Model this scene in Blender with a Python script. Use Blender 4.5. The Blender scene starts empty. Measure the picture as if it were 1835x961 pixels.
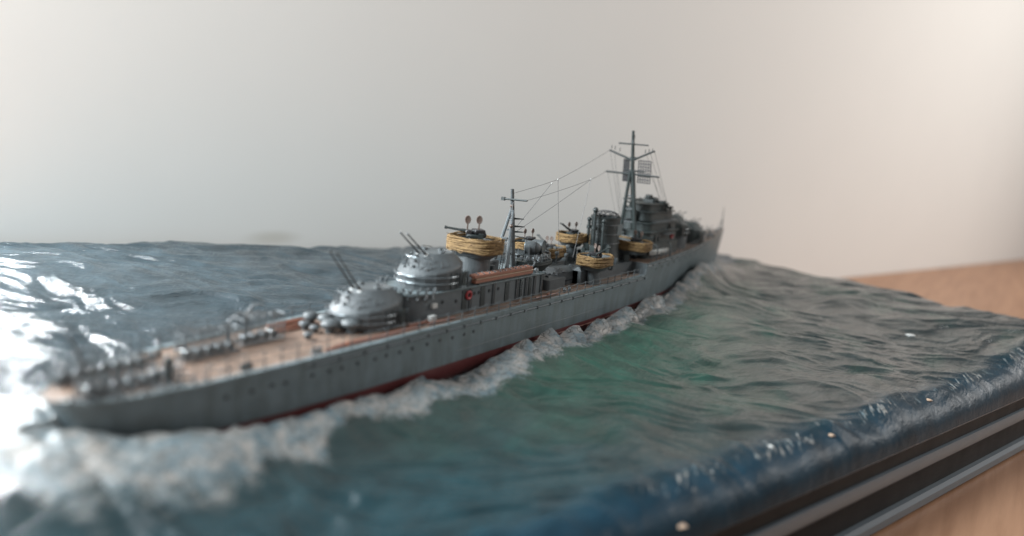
import bpy, bmesh, math, random
import numpy as np
from mathutils import Vector, Matrix
random.seed(7); rng = np.random.default_rng(7)
R = math.radians
S = 0.01                       # lengths below are millimetres of the real diorama; one Blender unit is 100 mm
scn = bpy.context.scene
col = scn.collection

# ------------------------------------------------------------------ camera
CAM = Vector((-57.2, -147.6, 68.4)); YAW, PITCH, ROLL = R(34.84), R(10.39), R(4.93)
fw = Vector((math.cos(YAW)*math.cos(PITCH), math.sin(YAW)*math.cos(PITCH), -math.sin(PITCH)))
r0 = Vector((math.sin(YAW), -math.cos(YAW), 0)); u0 = r0.cross(fw)
rt = r0*math.cos(ROLL)+u0*math.sin(ROLL); up = -r0*math.sin(ROLL)+u0*math.cos(ROLL)
cd = bpy.data.cameras.new('camera'); cam = bpy.data.objects.new('camera', cd); col.objects.link(cam)
m = Matrix((rt, up, -fw)).transposed().to_4x4(); m.translation = CAM*S; cam.matrix_world = m
cd.sensor_width = 36; cd.lens = 36*1285.2/1835; cd.clip_start = .02; cd.clip_end = 200
cd.dof.use_dof = True; cd.dof.focus_distance = 2.66; cd.dof.aperture_fstop = cd.lens*1e-3/.044
scn.camera = cam

# ------------------------------------------------------------------ light: a daylit window off to the left, soft ambient of a pale room, an added fill on the wall
w = bpy.data.worlds.new('World'); scn.world = w; w.use_nodes = True
bg = w.node_tree.nodes['Background']; bg.inputs[0].default_value = (.97, .98, 1.0, 1); bg.inputs[1].default_value = .42
A = R(-16.75); UX, UY = math.cos(A), math.sin(A)
def uv(u, v, z=0): return Vector((u*UX - v*UY, u*UY + v*UX, z))
def area(name, p, target, sx, sy, power, colr, spread=180):
    l = bpy.data.lights.new(name, 'AREA'); l.shape = 'RECTANGLE'; l.size = sx*S; l.size_y = sy*S
    l.energy = power; l.color = colr; l.spread = R(spread)
    o = bpy.data.objects.new(name, l); col.objects.link(o); o.location = p*S
    o.rotation_euler = (Vector(target)-p).to_track_quat('-Z', 'Y').to_euler(); return o
area('side_window_light', uv(-330, 105, 340), uv(150, 80, 0), 150, 200, 480, (.82, .94, 1.0))
area('back_window_light', uv(-290, 215, 290), uv(-60, 20, 0), 460, 500, 420, (.93, .97, 1.0))
area('low_sun_light', uv(-36, 200, 105), uv(-10, 20, 20), 20, 32, 95, (.95, .98, 1.0))
area('wall_fill_light', uv(1250, -430, 540), uv(640, 193, 170), 250, 250, 200, (1.0, .972, .935), 98)  # added lamp without a known source, brightens the wall towards the right
vs = scn.view_settings; vs.view_transform = 'Standard'; vs.look = 'None'; vs.gamma = 1; vs.exposure = 0
scn.render.engine = 'CYCLES'; scn.cycles.use_denoising = True
scn.cycles.max_bounces = 8; scn.cycles.caustics_reflective = False; scn.cycles.caustics_refractive = False

# ------------------------------------------------------------------ materials
def nt(name):
    mt = bpy.data.materials.new(name); mt.use_nodes = True
    t = mt.node_tree; return mt, t, t.nodes['Principled BSDF']
def N(t, kind, **kw):
    n = t.nodes.new(kind)
    for k, v in kw.items():
        if k in n.inputs.keys(): n.inputs[k].default_value = v
        else: setattr(n, k, v)
    return n
def paint(name, c, rough=.45, var=.18, scale=60, bump=.15, bscale=220, metal=0, spec=.5):
    mt, t, p = nt(name); L = t.links
    co = N(t, 'ShaderNodeTexCoord')
    n1 = N(t, 'ShaderNodeTexNoise', Scale=scale, Detail=6.0); L.new(co.outputs['Object'], n1.inputs['Vector'])
    mx = N(t, 'ShaderNodeMix', data_type='RGBA')
    mx.inputs['A'].default_value = (*[k*(1-var) for k in c], 1); mx.inputs['B'].default_value = (*[min(1, k*(1+var)) for k in c], 1)
    L.new(n1.outputs['Fac'], mx.inputs['Factor']); L.new(mx.outputs['Result'], p.inputs['Base Color'])
    mr = N(t, 'ShaderNodeMapRange'); mr.inputs['To Min'].default_value = rough-.1; mr.inputs['To Max'].default_value = rough+.1
    L.new(n1.outputs['Fac'], mr.inputs['Value']); L.new(mr.outputs['Result'], p.inputs['Roughness'])
    n2 = N(t, 'ShaderNodeTexNoise', Scale=bscale, Detail=4.0); L.new(co.outputs['Object'], n2.inputs['Vector'])
    b = N(t, 'ShaderNodeBump', Strength=bump, Distance=.004); L.new(n2.outputs['Fac'], b.inputs['Height']); L.new(b.outputs['Normal'], p.inputs['Normal'])
    p.inputs['Metallic'].default_value = metal; p.inputs['Specular IOR Level'].default_value = spec
    return mt
GREY = paint('ship_grey_paint', (.070, .080, .084), .5, .35, 45, .35, 140)
HULLG = paint('hull_grey_paint', (.140, .174, .186), .42, .2, 25)
_t = HULLG.node_tree; _co = [n for n in _t.nodes if n.type == 'TEX_COORD'][0]; _mx = [n for n in _t.nodes if n.type == 'MIX'][0]; _p = _t.nodes['Principled BSDF']
_mp = N(_t, 'ShaderNodeMapping'); _mp.inputs['Scale'].default_value = (1, 1, .16); _t.links.new(_co.outputs['Object'], _mp.inputs['Vector'])
_n = N(_t, 'ShaderNodeTexNoise', Scale=28.0, Detail=5.0, Roughness=.7); _t.links.new(_mp.outputs['Vector'], _n.inputs['Vector'])
_r = N(_t, 'ShaderNodeValToRGB'); _e = _r.color_ramp.elements; _e[0].position = .36; _e[0].color = (.72, .70, .66, 1); _e[1].position = .58; _e[1].color = (1.04, 1.04, 1.04, 1); _t.links.new(_n.outputs['Fac'], _r.inputs['Fac'])
_m2 = N(_t, 'ShaderNodeMix', data_type='RGBA', blend_type='MULTIPLY'); _m2.inputs['Factor'].default_value = .8
_t.links.new(_mx.outputs['Result'], _m2.inputs['A']); _t.links.new(_r.outputs['Color'], _m2.inputs['B']); _t.links.new(_m2.outputs['Result'], _p.inputs['Base Color'])
TOWER = paint('shaded_ship_grey', (.030, .040, .039), .5)  # ship grey darkened: shade on the backlit fore part put into the colour
HOUSE = paint('deckhouse_grey_paint', (.10, .115, .122), .5, .3, 30)
TRIM = paint('trim_grey', (.105, .13, .15), .4, .1, 10, .05)
DARK = paint('dark_grey_paint', (.024, .031, .031), .45)
BLACK = paint('black_paint', (.02, .02, .022), .4)
RED = paint('red_antifouling_paint', (.105, .028, .028), .38, .2, 20)
METAL = paint('etched_metal', (.17, .19, .20), .24, .2, metal=.4)
WOODP = paint('reddish_timber', (.27, .12, .08), .5, .25, 40)
WOODL = paint('pale_timber', (.50, .36, .26), .5)
CANVAS = paint('grey_canvas', (.5, .5, .48), .6, .15, 60, .4, 120)
REDB = paint('lifebuoy_red', (.33, .035, .04), .4)
WIRE = paint('thread', (.10, .10, .10), .5)
RUST = paint('bare_steel', (.12, .085, .07), .45)
GLASS = paint('lens_glass', (.10, .12, .13), .15, .05, spec=.8)
# rope: twisted tan fibre
def rope_mat():
    mt, t, p = nt('tan_rope'); L = t.links
    co = N(t, 'ShaderNodeTexCoord'); mp = N(t, 'ShaderNodeMapping'); mp.inputs['Rotation'].default_value = (.4, .5, .6); mp.inputs['Scale'].default_value = (1, 1, 2.2)
    L.new(co.outputs['Object'], mp.inputs['Vector'])
    n1 = N(t, 'ShaderNodeTexNoise', Scale=70.0, Detail=6.0, Roughness=.7); L.new(mp.outputs['Vector'], n1.inputs['Vector'])
    cr = N(t, 'ShaderNodeValToRGB'); e = cr.color_ramp.elements
    e[0].position = .3; e[0].color = (.09, .045, .016, 1); e[1].position = .72; e[1].color = (.34, .22, .09, 1)
    L.new(n1.outputs['Fac'], cr.inputs['Fac']); L.new(cr.outputs['Color'], p.inputs['Base Color'])
    n2 = N(t, 'ShaderNodeTexNoise', Scale=260.0, Detail=3.0); L.new(mp.outputs['Vector'], n2.inputs['Vector'])
    b = N(t, 'ShaderNodeBump', Strength=.7, Distance=.006); L.new(n2.outputs['Fac'], b.inputs['Height']); L.new(b.outputs['Normal'], p.inputs['Normal'])
    p.inputs['Roughness'].default_value = .75; return mt
ROPE = rope_mat()
def deck_mat():
    mt, t, p = nt('brown_linoleum_deck'); L = t.links
    co = N(t, 'ShaderNodeTexCoord')
    n1 = N(t, 'ShaderNodeTexNoise', Scale=20.0, Detail=8.0, Roughness=.72); L.new(co.outputs['Object'], n1.inputs['Vector'])
    cr = N(t, 'ShaderNodeValToRGB'); e = cr.color_ramp.elements
    e[0].position = .3; e[0].color = (.10, .062, .046, 1); e[1].position = .7; e[1].color = (.31, .215, .16, 1)
    L.new(n1.outputs['Fac'], cr.inputs['Fac']); L.new(cr.outputs['Color'], p.inputs['Base Color'])
    p.inputs['Roughness'].default_value = .42
    n2 = N(t, 'ShaderNodeTexNoise', Scale=200.0, Detail=3.0); L.new(co.outputs['Object'], n2.inputs['Vector'])
    b = N(t, 'ShaderNodeBump', Strength=.3, Distance=.004); L.new(n2.outputs['Fac'], b.inputs['Height']); L.new(b.outputs['Normal'], p.inputs['Normal'])
    return mt
DECK = deck_mat()
def foam_nodes(t, co):
    """cracked white plaster foam: returns colour socket, bump height socket"""
    L = t.links
    wn = N(t, 'ShaderNodeTexNoise', Scale=22.0, Detail=3.0); L.new(co.outputs['Object'], wn.inputs['Vector'])
    ad = N(t, 'ShaderNodeMix', data_type='RGBA', blend_type='LINEAR_LIGHT'); ad.inputs['Factor'].default_value = .035
    L.new(co.outputs['Object'], ad.inputs['A']); L.new(wn.outputs['Color'], ad.inputs['B'])
    vo = N(t, 'ShaderNodeTexVoronoi', feature='DISTANCE_TO_EDGE', Scale=33.0); L.new(ad.outputs['Result'], vo.inputs['Vector'])
    mr = N(t, 'ShaderNodeMapRange'); mr.inputs['From Max'].default_value = .06; L.new(vo.outputs['Distance'], mr.inputs['Value'])
    n1 = N(t, 'ShaderNodeTexNoise', Scale=20.0, Detail=6.0, Roughness=.65); L.new(co.outputs['Object'], n1.inputs['Vector'])
    cr = N(t, 'ShaderNodeValToRGB'); e = cr.color_ramp.elements
    e[0].position = .38; e[0].color = (.10, .145, .165, 1); e[1].position = .68; e[1].color = (.33, .295, .265, 1)
    L.new(n1.outputs['Fac'], cr.inputs['Fac'])
    dk = N(t, 'ShaderNodeMix', data_type='RGBA'); dk.inputs['A'].default_value = (.06, .065, .06, 1)
    L.new(mr.outputs['Result'], dk.inputs['Factor']); L.new(cr.outputs['Color'], dk.inputs['B'])
    h = N(t, 'ShaderNodeMath', operation='MULTIPLY_ADD'); L.new(n1.outputs['Fac'], h.inputs[0]); h.inputs[1].default_value = .8; L.new(mr.outputs['Result'], h.inputs[2])
    return dk.outputs['Result'], h.outputs[0]
def foam_mat():
    mt, t, p = nt('cracked_white_foam'); L = t.links
    co = N(t, 'ShaderNodeTexCoord'); c, h = foam_nodes(t, co)
    L.new(c, p.inputs['Base Color']); p.inputs['Roughness'].default_value = .5
    b = N(t, 'ShaderNodeBump', Strength=.5, Distance=.006); L.new(h, b.inputs['Height']); L.new(b.outputs['Normal'], p.inputs['Normal'])
    return mt
FOAM = foam_mat()
def sea_mat():
    mt, t, p = nt('painted_gloss_resin_sea'); L = t.links
    co = N(t, 'ShaderNodeTexCoord')
    ca = N(t, 'ShaderNodeVertexColor', layer_name='resin'); fa = N(t, 'ShaderNodeAttribute', attribute_name='foam')
    c, h = foam_nodes(t, co)
    n1 = N(t, 'ShaderNodeTexNoise', Scale=34.0, Detail=8.0, Roughness=.7); L.new(co.outputs['Object'], n1.inputs['Vector'])
    f1 = N(t, 'ShaderNodeMath', operation='MULTIPLY_ADD'); L.new(n1.outputs['Fac'], f1.inputs[0]); f1.inputs[1].default_value = .9; f1.inputs[2].default_value = -.45
    f2 = N(t, 'ShaderNodeMath', operation='ADD'); L.new(f1.outputs[0], f2.inputs[0]); L.new(fa.outputs['Fac'], f2.inputs[1])
    fr = N(t, 'ShaderNodeMapRange', interpolation_type='SMOOTHSTEP'); fr.inputs['From Min'].default_value = .32; fr.inputs['From Max'].default_value = .72
    L.new(f2.outputs[0], fr.inputs['Value'])
    mx = N(t, 'ShaderNodeMix', data_type='RGBA'); L.new(fr.outputs['Result'], mx.inputs['Factor']); L.new(ca.outputs['Color'], mx.inputs['A']); L.new(c, mx.inputs['B'])
    L.new(mx.outputs['Result'], p.inputs['Base Color'])
    rg = N(t, 'ShaderNodeMapRange'); rg.inputs['To Min'].default_value = .055; rg.inputs['To Max'].default_value = .5
    L.new(fr.outputs['Result'], rg.inputs['Value'])
    rr_ = N(t, 'ShaderNodeMapRange'); rr_.inputs['From Max'].default_value = .25; rr_.inputs['To Min'].default_value = .30; rr_.inputs['To Max'].default_value = 0; L.new(ca.outputs['Alpha'], rr_.inputs['Value'])
    ra = N(t, 'ShaderNodeMath', operation='ADD'); L.new(rg.outputs['Result'], ra.inputs[0]); L.new(rr_.outputs['Result'], ra.inputs[1]); L.new(ra.outputs[0], p.inputs['Roughness'])
    # fine brushed ripples, stretched across the view of the waves
    mp = N(t, 'ShaderNodeMapping'); mp.inputs['Rotation'].default_value = (0, 0, R(55)); mp.inputs['Scale'].default_value = (1, 3.2, 1)
    L.new(co.outputs['Object'], mp.inputs['Vector'])
    n2 = N(t, 'ShaderNodeTexNoise', Scale=17.0, Detail=6.0, Roughness=.6, Distortion=.6); L.new(mp.outputs['Vector'], n2.inputs['Vector'])
    n3 = N(t, 'ShaderNodeTexNoise', Scale=75.0, Detail=3.0); L.new(mp.outputs['Vector'], n3.inputs['Vector'])
    ch = N(t, 'ShaderNodeMath', operation='MULTIPLY'); L.new(ca.outputs['Alpha'], ch.inputs[0]); ch.inputs[1].default_value = 1.6
    a3 = N(t, 'ShaderNodeMath', operation='MULTIPLY_ADD'); L.new(n3.outputs['Fac'], a3.inputs[0]); L.new(ch.outputs[0], a3.inputs[1]); L.new(n2.outputs['Fac'], a3.inputs[2])
    hm = N(t, 'ShaderNodeMath', operation='MULTIPLY'); L.new(h, hm.inputs[0]); L.new(fr.outputs['Result'], hm.inputs[1])
    hs = N(t, 'ShaderNodeMath', operation='MULTIPLY_ADD'); L.new(hm.outputs[0], hs.inputs[0]); hs.inputs[1].default_value = .35; L.new(a3.outputs[0], hs.inputs[2])
    b = N(t, 'ShaderNodeBump', Strength=.31, Distance=.012); L.new(hs.outputs[0], b.inputs['Height']); L.new(b.outputs['Normal'], p.inputs['Normal'])
    sp_ = N(t, 'ShaderNodeMapRange'); sp_.inputs['From Max'].default_value = .25; sp_.inputs['To Min'].default_value = .12; sp_.inputs['To Max'].default_value = .5; L.new(ca.outputs['Alpha'], sp_.inputs['Value']); L.new(sp_.outputs['Result'], p.inputs['Specular IOR Level'])
    p.inputs['IOR'].default_value = 1.5
    return mt
SEA = sea_mat()
def wood_mat():
    mt, t, p = nt('brown_wood_tabletop'); L = t.links
    co = N(t, 'ShaderNodeTexCoord'); mp = N(t, 'ShaderNodeMapping'); mp.inputs['Scale'].default_value = (.35, 6, 1); L.new(co.outputs['Object'], mp.inputs['Vector'])
    n1 = N(t, 'ShaderNodeTexNoise', Scale=3.0, Detail=8.0, Roughness=.6, Distortion=.5); L.new(mp.outputs['Vector'], n1.inputs['Vector'])
    cr = N(t, 'ShaderNodeValToRGB'); e = cr.color_ramp.elements
    e[0].position = .3; e[0].color = (.30, .145, .075, 1); e[1].position = .75; e[1].color = (.46, .25, .145, 1)
    L.new(n1.outputs['Fac'], cr.inputs['Fac']); L.new(cr.outputs['Color'], p.inputs['Base Color'])
    n2 = N(t, 'ShaderNodeTexNoise', Scale=40.0, Detail=4.0); L.new(mp.outputs['Vector'], n2.inputs['Vector'])
    b = N(t, 'ShaderNodeBump', Strength=.15, Distance=.004); L.new(n2.outputs['Fac'], b.inputs['Height']); L.new(b.outputs['Normal'], p.inputs['Normal'])
    p.inputs['Roughness'].default_value = .45; return mt
WALLM = paint('beige_wall_paint', (.79, .775, .74), .8, .02, 2, .05, 30, spec=.2)
# a faint brownish spot low on the wall
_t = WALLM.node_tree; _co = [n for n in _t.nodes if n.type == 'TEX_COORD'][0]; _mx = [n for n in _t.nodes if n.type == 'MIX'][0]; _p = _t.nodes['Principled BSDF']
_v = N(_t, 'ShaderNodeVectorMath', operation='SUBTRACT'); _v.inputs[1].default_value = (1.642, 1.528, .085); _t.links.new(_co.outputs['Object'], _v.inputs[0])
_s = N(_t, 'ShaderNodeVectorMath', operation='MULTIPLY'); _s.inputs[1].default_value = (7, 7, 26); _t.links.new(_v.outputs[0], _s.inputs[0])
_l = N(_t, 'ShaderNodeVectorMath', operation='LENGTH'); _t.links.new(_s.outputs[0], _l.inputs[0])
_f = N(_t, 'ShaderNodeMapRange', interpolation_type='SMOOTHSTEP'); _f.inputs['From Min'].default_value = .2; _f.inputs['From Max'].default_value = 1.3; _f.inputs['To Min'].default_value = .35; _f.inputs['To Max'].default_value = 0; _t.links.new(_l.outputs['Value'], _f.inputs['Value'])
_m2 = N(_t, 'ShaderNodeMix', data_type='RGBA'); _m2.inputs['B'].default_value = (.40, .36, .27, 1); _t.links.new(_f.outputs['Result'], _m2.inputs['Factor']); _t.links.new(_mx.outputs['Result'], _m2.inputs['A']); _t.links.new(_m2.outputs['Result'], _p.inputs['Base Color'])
PLINTH = paint('black_gloss_plinth', (.012, .013, .014), .55, .1, 12, .05, 90, spec=.12)

# ------------------------------------------------------------------ mesh helpers (millimetres)
class MB:
    def __init__(s): s.v = []; s.f = []; s.mi = []; s.k = 0
    def add(s, vs, fs):
        o = len(s.v); s.v += [tuple(v) for v in vs]; s.f += [tuple(i+o for i in f) for f in fs]; s.mi += [s.k]*len(fs); return s
    def box(s, c, d, rz=0, ry=0, rx=0, bev=0):
        bm = bmesh.new(); bmesh.ops.create_cube(bm, size=1)
        for v in bm.verts: v.co = Vector((v.co.x*d[0], v.co.y*d[1], v.co.z*d[2]))
        if bev: bmesh.ops.bevel(bm, geom=bm.edges[:], offset=bev, segments=1, affect='EDGES')
        M = Matrix.Translation(Vector(c)) @ Matrix.Rotation(rz, 4, 'Z') @ Matrix.Rotation(ry, 4, 'Y') @ Matrix.Rotation(rx, 4, 'X')
        bm.verts.index_update(); s.add([M @ v.co for v in bm.verts], [[v.index for v in f.verts] for f in bm.faces]); bm.free(); return s
    def cyl(s, a, b, r, r2=None, n=10, cap=True):
        a, b = Vector(a), Vector(b); r2 = r if r2 is None else r2
        d = (b-a).normalized(); x = d.orthogonal().normalized(); y = d.cross(x); vs = []
        for p, q in ((a, r), (b, r2)):
            for i in range(n):
                t = 2*math.pi*i/n; vs.append(p + (x*math.cos(t)+y*math.sin(t))*q)
        fs = [(i, (i+1) % n, n+(i+1) % n, n+i) for i in range(n)]
        if cap: fs += [tuple(range(n-1, -1, -1)), tuple(range(n, 2*n))]
        return s.add(vs, fs)
    def tube(s, pts, r, n=5, closed=False):
        P = [Vector(p) for p in pts]; k = len(P); vs = []; x = None
        for i in range(k):
            d = (P[(i+1) % k]-P[i-1]) if closed else (P[min(i+1, k-1)]-P[max(i-1, 0)])
            d.normalize()
            x = d.orthogonal().normalized() if x is None else (x - d*x.dot(d)).normalized()
            y = d.cross(x); rr = r[i] if isinstance(r, (list, tuple)) else r
            vs += [P[i]+(x*math.cos(2*math.pi*j/n)+y*math.sin(2*math.pi*j/n))*rr for j in range(n)]
        fs = []
        for i in range(k if closed else k-1):
            a, b = i*n, ((i+1) % k)*n
            fs += [(a+j, a+(j+1) % n, b+(j+1) % n, b+j) for j in range(n)]
        if not closed: fs += [tuple(range(n-1, -1, -1)), tuple(range((k-1)*n, k*n))]
        return s.add(vs, fs)
    def loft(s, secs, closed=True, cap=True):
        n = len(secs[0]); vs = [p for q in secs for p in q]; fs = []
        for i in range(len(secs)-1):
            for j in range(n if closed else n-1):
                fs.append((i*n+j, i*n+(j+1) % n, (i+1)*n+(j+1) % n, (i+1)*n+j))
        if cap: fs += [tuple(range(n-1, -1, -1)), tuple(range((len(secs)-1)*n, len(secs)*n))]
        return s.add(vs, fs)
    def lathe(s, prof, c=(0, 0, 0), n=20, sx=1, sy=1, cap=True):
        return s.loft([[(c[0]+r*sx*math.cos(2*math.pi*i/n), c[1]+r*sy*math.sin(2*math.pi*i/n), c[2]+z) for i in range(n)] for r, z in prof], True, cap)
    def prism(s, poly, z0, z1):
        return s.loft([[(x, y, z0) for x, y in poly], [(x, y, z1) for x, y in poly]])
    def sphere(s, c, r, n=10, mth=6, sz=1):
        return s.lathe([(max(.001, r*math.sin(math.pi*i/mth)), -r*sz*math.cos(math.pi*i/mth)) for i in range(mth+1)], c, n)
    def mesh(s, name, mats):
        me = bpy.data.meshes.new(name); me.from_pydata([(a*S, b*S, c*S) for a, b, c in s.v], [], s.f)
        for q in (mats if isinstance(mats, (list, tuple)) else [mats]): me.materials.append(q)
        bm = bmesh.new(); bm.from_mesh(me); bmesh.ops.recalc_face_normals(bm, faces=bm.faces[:]); bm.to_mesh(me); bm.free()
        me.polygons.foreach_set('use_smooth', [True]*len(me.polygons))
        if any(s.mi): me.polygons.foreach_set('material_index', s.mi)
        me.set_sharp_from_angle(angle=R(38)); return me
    def build(s, name, mats, parent=None, loc=None, rz=0):
        return link(name, s.mesh(name, mats), parent, loc, rz)
def link(name, me, parent=None, loc=None, rz=0):
    o = bpy.data.objects.new(name, me); col.objects.link(o); o.parent = parent
    if loc is not None: o.location = Vector(loc)*S
    o.rotation_euler.z = rz; return o
def copy_tree(o, parent, loc=None, rz=None):
    c = o.copy(); col.objects.link(c); c.parent = parent
    if loc is not None: c.location = Vector(loc)*S
    if rz is not None: c.rotation_euler.z = rz
    for ch in list(o.children): copy_tree(ch, c)
    return c
def interp(x, tab):
    return float(np.interp(x, [a for a, b in tab], [b for a, b in tab]))
def arc(c, r, a0, a1, n, z, sx=1, sy=1):
    return [(c[0]+r*sx*math.cos(a0+(a1-a0)*i/n), c[1]+r*sy*math.sin(a0+(a1-a0)*i/n), z) for i in range(n+1)]

# ------------------------------------------------------------------ setting: wall, table
VN, VF, UL, UR = -69.8, 188.0, -26.0, 414.0        # the diorama block in its own u (long) and v (short) axes
TZ = -43.0
def poly_obj(name, vs, fs, mat, kind):
    me = bpy.data.meshes.new(name); me.from_pydata([tuple(v*S) for v in vs], [], fs); me.materials.append(mat)
    o = link(name, me); o['kind'] = kind; return o
b = MB()
tp = [uv(-900, 193), uv(2600, 193), uv(2600, -700), uv(-900, -700)]
b.loft([[(p.x, p.y, TZ-25) for p in tp], [(p.x, p.y, TZ) for p in tp]])
wood = wood_mat(); table = b.build('tabletop', wood); table['kind'] = 'structure'
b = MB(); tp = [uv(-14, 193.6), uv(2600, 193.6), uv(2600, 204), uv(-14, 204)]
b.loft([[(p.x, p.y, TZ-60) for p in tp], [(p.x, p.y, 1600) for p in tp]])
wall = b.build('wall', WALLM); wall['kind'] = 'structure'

# ------------------------------------------------------------------ plinth with stepped moulding
prof = [(-3, -18.2), (-.4, -18.2), (-.4, -23.2), (-.9, -24), (-.9, -28), (-1.2, -28.4), (-1.2, -37), (-.9, -38), (-.6, TZ+.05), (-4, TZ+.05)]
b = MB(); secs = []
for e, z in prof:
    secs.append([tuple(uv(a, c, z)) for a, c in ((UL-e, VN-e), (UR+e, VN-e), (UR+e, VF+min(e, 1)), (UL-e, VF+min(e, 1)))])
b.loft(secs)
plinth = b.build('display_plinth', PLINTH)
for za, zb, ea, eb in ((-23.4, -28, .5, .9), (-38, -42.4, .5, 1.5)):  # two bands in a lighter grey than the plinth
    b = MB(); b.loft([[tuple(uv(a, c, z)) for a, c in ((UL-e, VN-e), (UR+e, VN-e), (UR+e, VF), (UL-e, VF))] for e, z in ((-1.5, za+.2), (ea, za), (eb, za-1.2), (eb, zb+.6), (ea, zb), (-1.5, zb))], True, False)
    b.build('trim_strip', TRIM, plinth)
plinth['label'] = 'black glossy plinth with stepped moulding under the resin sea'; plinth['category'] = 'plinth'

# ------------------------------------------------------------------ hull shape functions
DECKB = [(0, 2.5), (1.5, 6), (5, 9.3), (12, 11.8), (25, 14.2), (45, 15.7), (70, 16.5), (110, 16.8), (190, 16.8), (235, 16.2), (270, 14.6), (300, 12.2), (330, 8.8), (355, 5), (370, 2.2), (379, .35)]
WATB = [(0, .6), (3, 4), (10, 9), (25, 13), (45, 15.2), (70, 16.2), (110, 16.6), (190, 16.4), (235, 14.6), (270, 11.6), (300, 8.4), (330, 5), (355, 2.2), (370, .9), (379, .3)]
def zdeck(x):
    if x <= 237: return interp(x, [(0, 11.0), (40, 11.8), (90, 12.3), (237, 12.6)])
    return interp(x, [(237.01, 17.6), (300, 19.4), (340, 21.2), (379, 23.6)])
def side(x, z):
    """half-breadth of the hull at station x, height z"""
    bd, bw = interp(x, DECKB), interp(x, WATB)
    if z >= 0:
        t = min(1, z/zdeck(x)); return bw + (bd-bw)*(t**1.4 if x > 200 else t**.6)
    t = min(1, -z/12.); return bw*(1-.85*t**3)
def xs(x, z):
    """stem rakes forward, stern tucks under"""
    f = max(0, (x-330)/49.)**1.5; a = max(0, 1-x/30.)**2; zd = zdeck(x)
    return x - f*14*(1-min(1, max(0, (z+12)/(zd+12)))) + a*5*(1-max(0, min(1, z/zd)))
ST = [0, .7, 1.5, 3, 5, 8, 12, 18, 25, 35, 45, 58, 70, 90, 110, 135, 160, 185, 210, 225, 236.9, 237.1, 250, 262, 275, 288, 300, 312, 322, 330, 338, 345, 352, 358, 364, 370, 375, 379]

ship = bpy.data.objects.new('destroyer_model', None); col.objects.link(ship)
ship['label'] = 'grey plastic scale model destroyer with twin gun turrets ploughing through the resin sea'
ship['category'] = 'model ship'
def hull_part(name, zs, mat, cap=False):
    b = MB()
    for sg in (-1, 1):
        b.loft([[(xs(x, zf(x)), sg*side(x, zf(x)), zf(x)) for zf in zs] for x in ST], False, False)
    b.loft([[(xs(0, zf(0)), sg*side(0, zf(0)), zf(0)) for sg in (-1, 1)] for zf in zs], False, False)
    return b.build(name, mat, ship)
upper = [(lambda t: (lambda x: t*zdeck(x)))(t) for t in (0, .12, .25, .4, .55, .7, .85, .93, 1)]
hull = hull_part('hull', upper, HULLG)
lower = hull_part('lower_hull', [(lambda z: (lambda x: z))(z) for z in (-12, -9, -6, -3, -1, 0)], RED)
b = MB()
for lo, hi in ((0, 237.0), (237.05, 379)):
    q = [x for x in ST if lo <= x <= hi]
    b.loft([[(xs(x, zdeck(x)), -interp(x, DECKB)*k, zdeck(x)-.25) for k in (.975, .5, 0, -.5, -.975)] for x in q], False, False)
deck = b.build('deck', DECK, ship)
b = MB(); b.loft([[(237, y, z) for z in (12.3, 17.6)] for y in (-16, -8, 0, 8, 16)], False, False)
b.build('forecastle_bulkhead', GREY, ship)
# waterway along the deck edge, degaussing cable, bilge lines
for sg in (-1, 1):
    b = MB(); q = [x for x in range(1, 237, 3)]
    b.loft([[(xs(x, zdeck(x)), sg*(interp(x, DECKB)+o), zdeck(x)+z) for o, z in ((.12, -.9), (.12, .12), (-1.5, .12), (-1.5, -.3))] for x in q], True)
    b.build('gunwale', HULLG, ship)
    b = MB(); b.tube([(x, sg*(side(x, zdeck(x)-1.7)+.12), zdeck(x)-1.7) for x in range(50, 330, 4)], .3, 6)
    cable = b.build('degaussing_cable', METAL, ship)
    b = MB(); b.box((0, 0, 0), (.35, .5, .9)); me = b.mesh('cable_clip', GREY)
    for x in range(52, 330, 8): link('cable_clip', me, cable, (x, sg*(side(x, zdeck(x)-1.7)+.3), zdeck(x)-1.7))
    b = MB(); b.tube([(x, sg*(side(x, 3.4)+.03), 3.4) for x in range(105, 205, 5)], .09, 5); b.build('hull_seam', HOUSE, hull)
    b = MB(); b.tube([(x, sg*(side(x, -1.6)+.03), -1.6) for x in range(140, 236, 5)], .13, 5); b.build('hull_seam', WOODP, lower)
    b = MB(); b.cyl((0, 0, 0), (0, .12*sg, 0), .56, n=12); b.k = 1; b.cyl((0, .05*sg, 0), (0, .18*sg, 0), .36, n=12)
    me = b.mesh('porthole', [GREY, BLACK])
    for x in (30, 36, 41, 44.5, 52, 57, 61, 66, 72, 76, 81, 86, 92, 97.5, 103, 108.5, 113, 250, 258, 266, 274, 283, 292, 301, 310):
        z = zdeck(x)-4.2+random.uniform(-.15, .15); link('porthole', me, hull, (x, sg*side(x, z), z))

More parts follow.
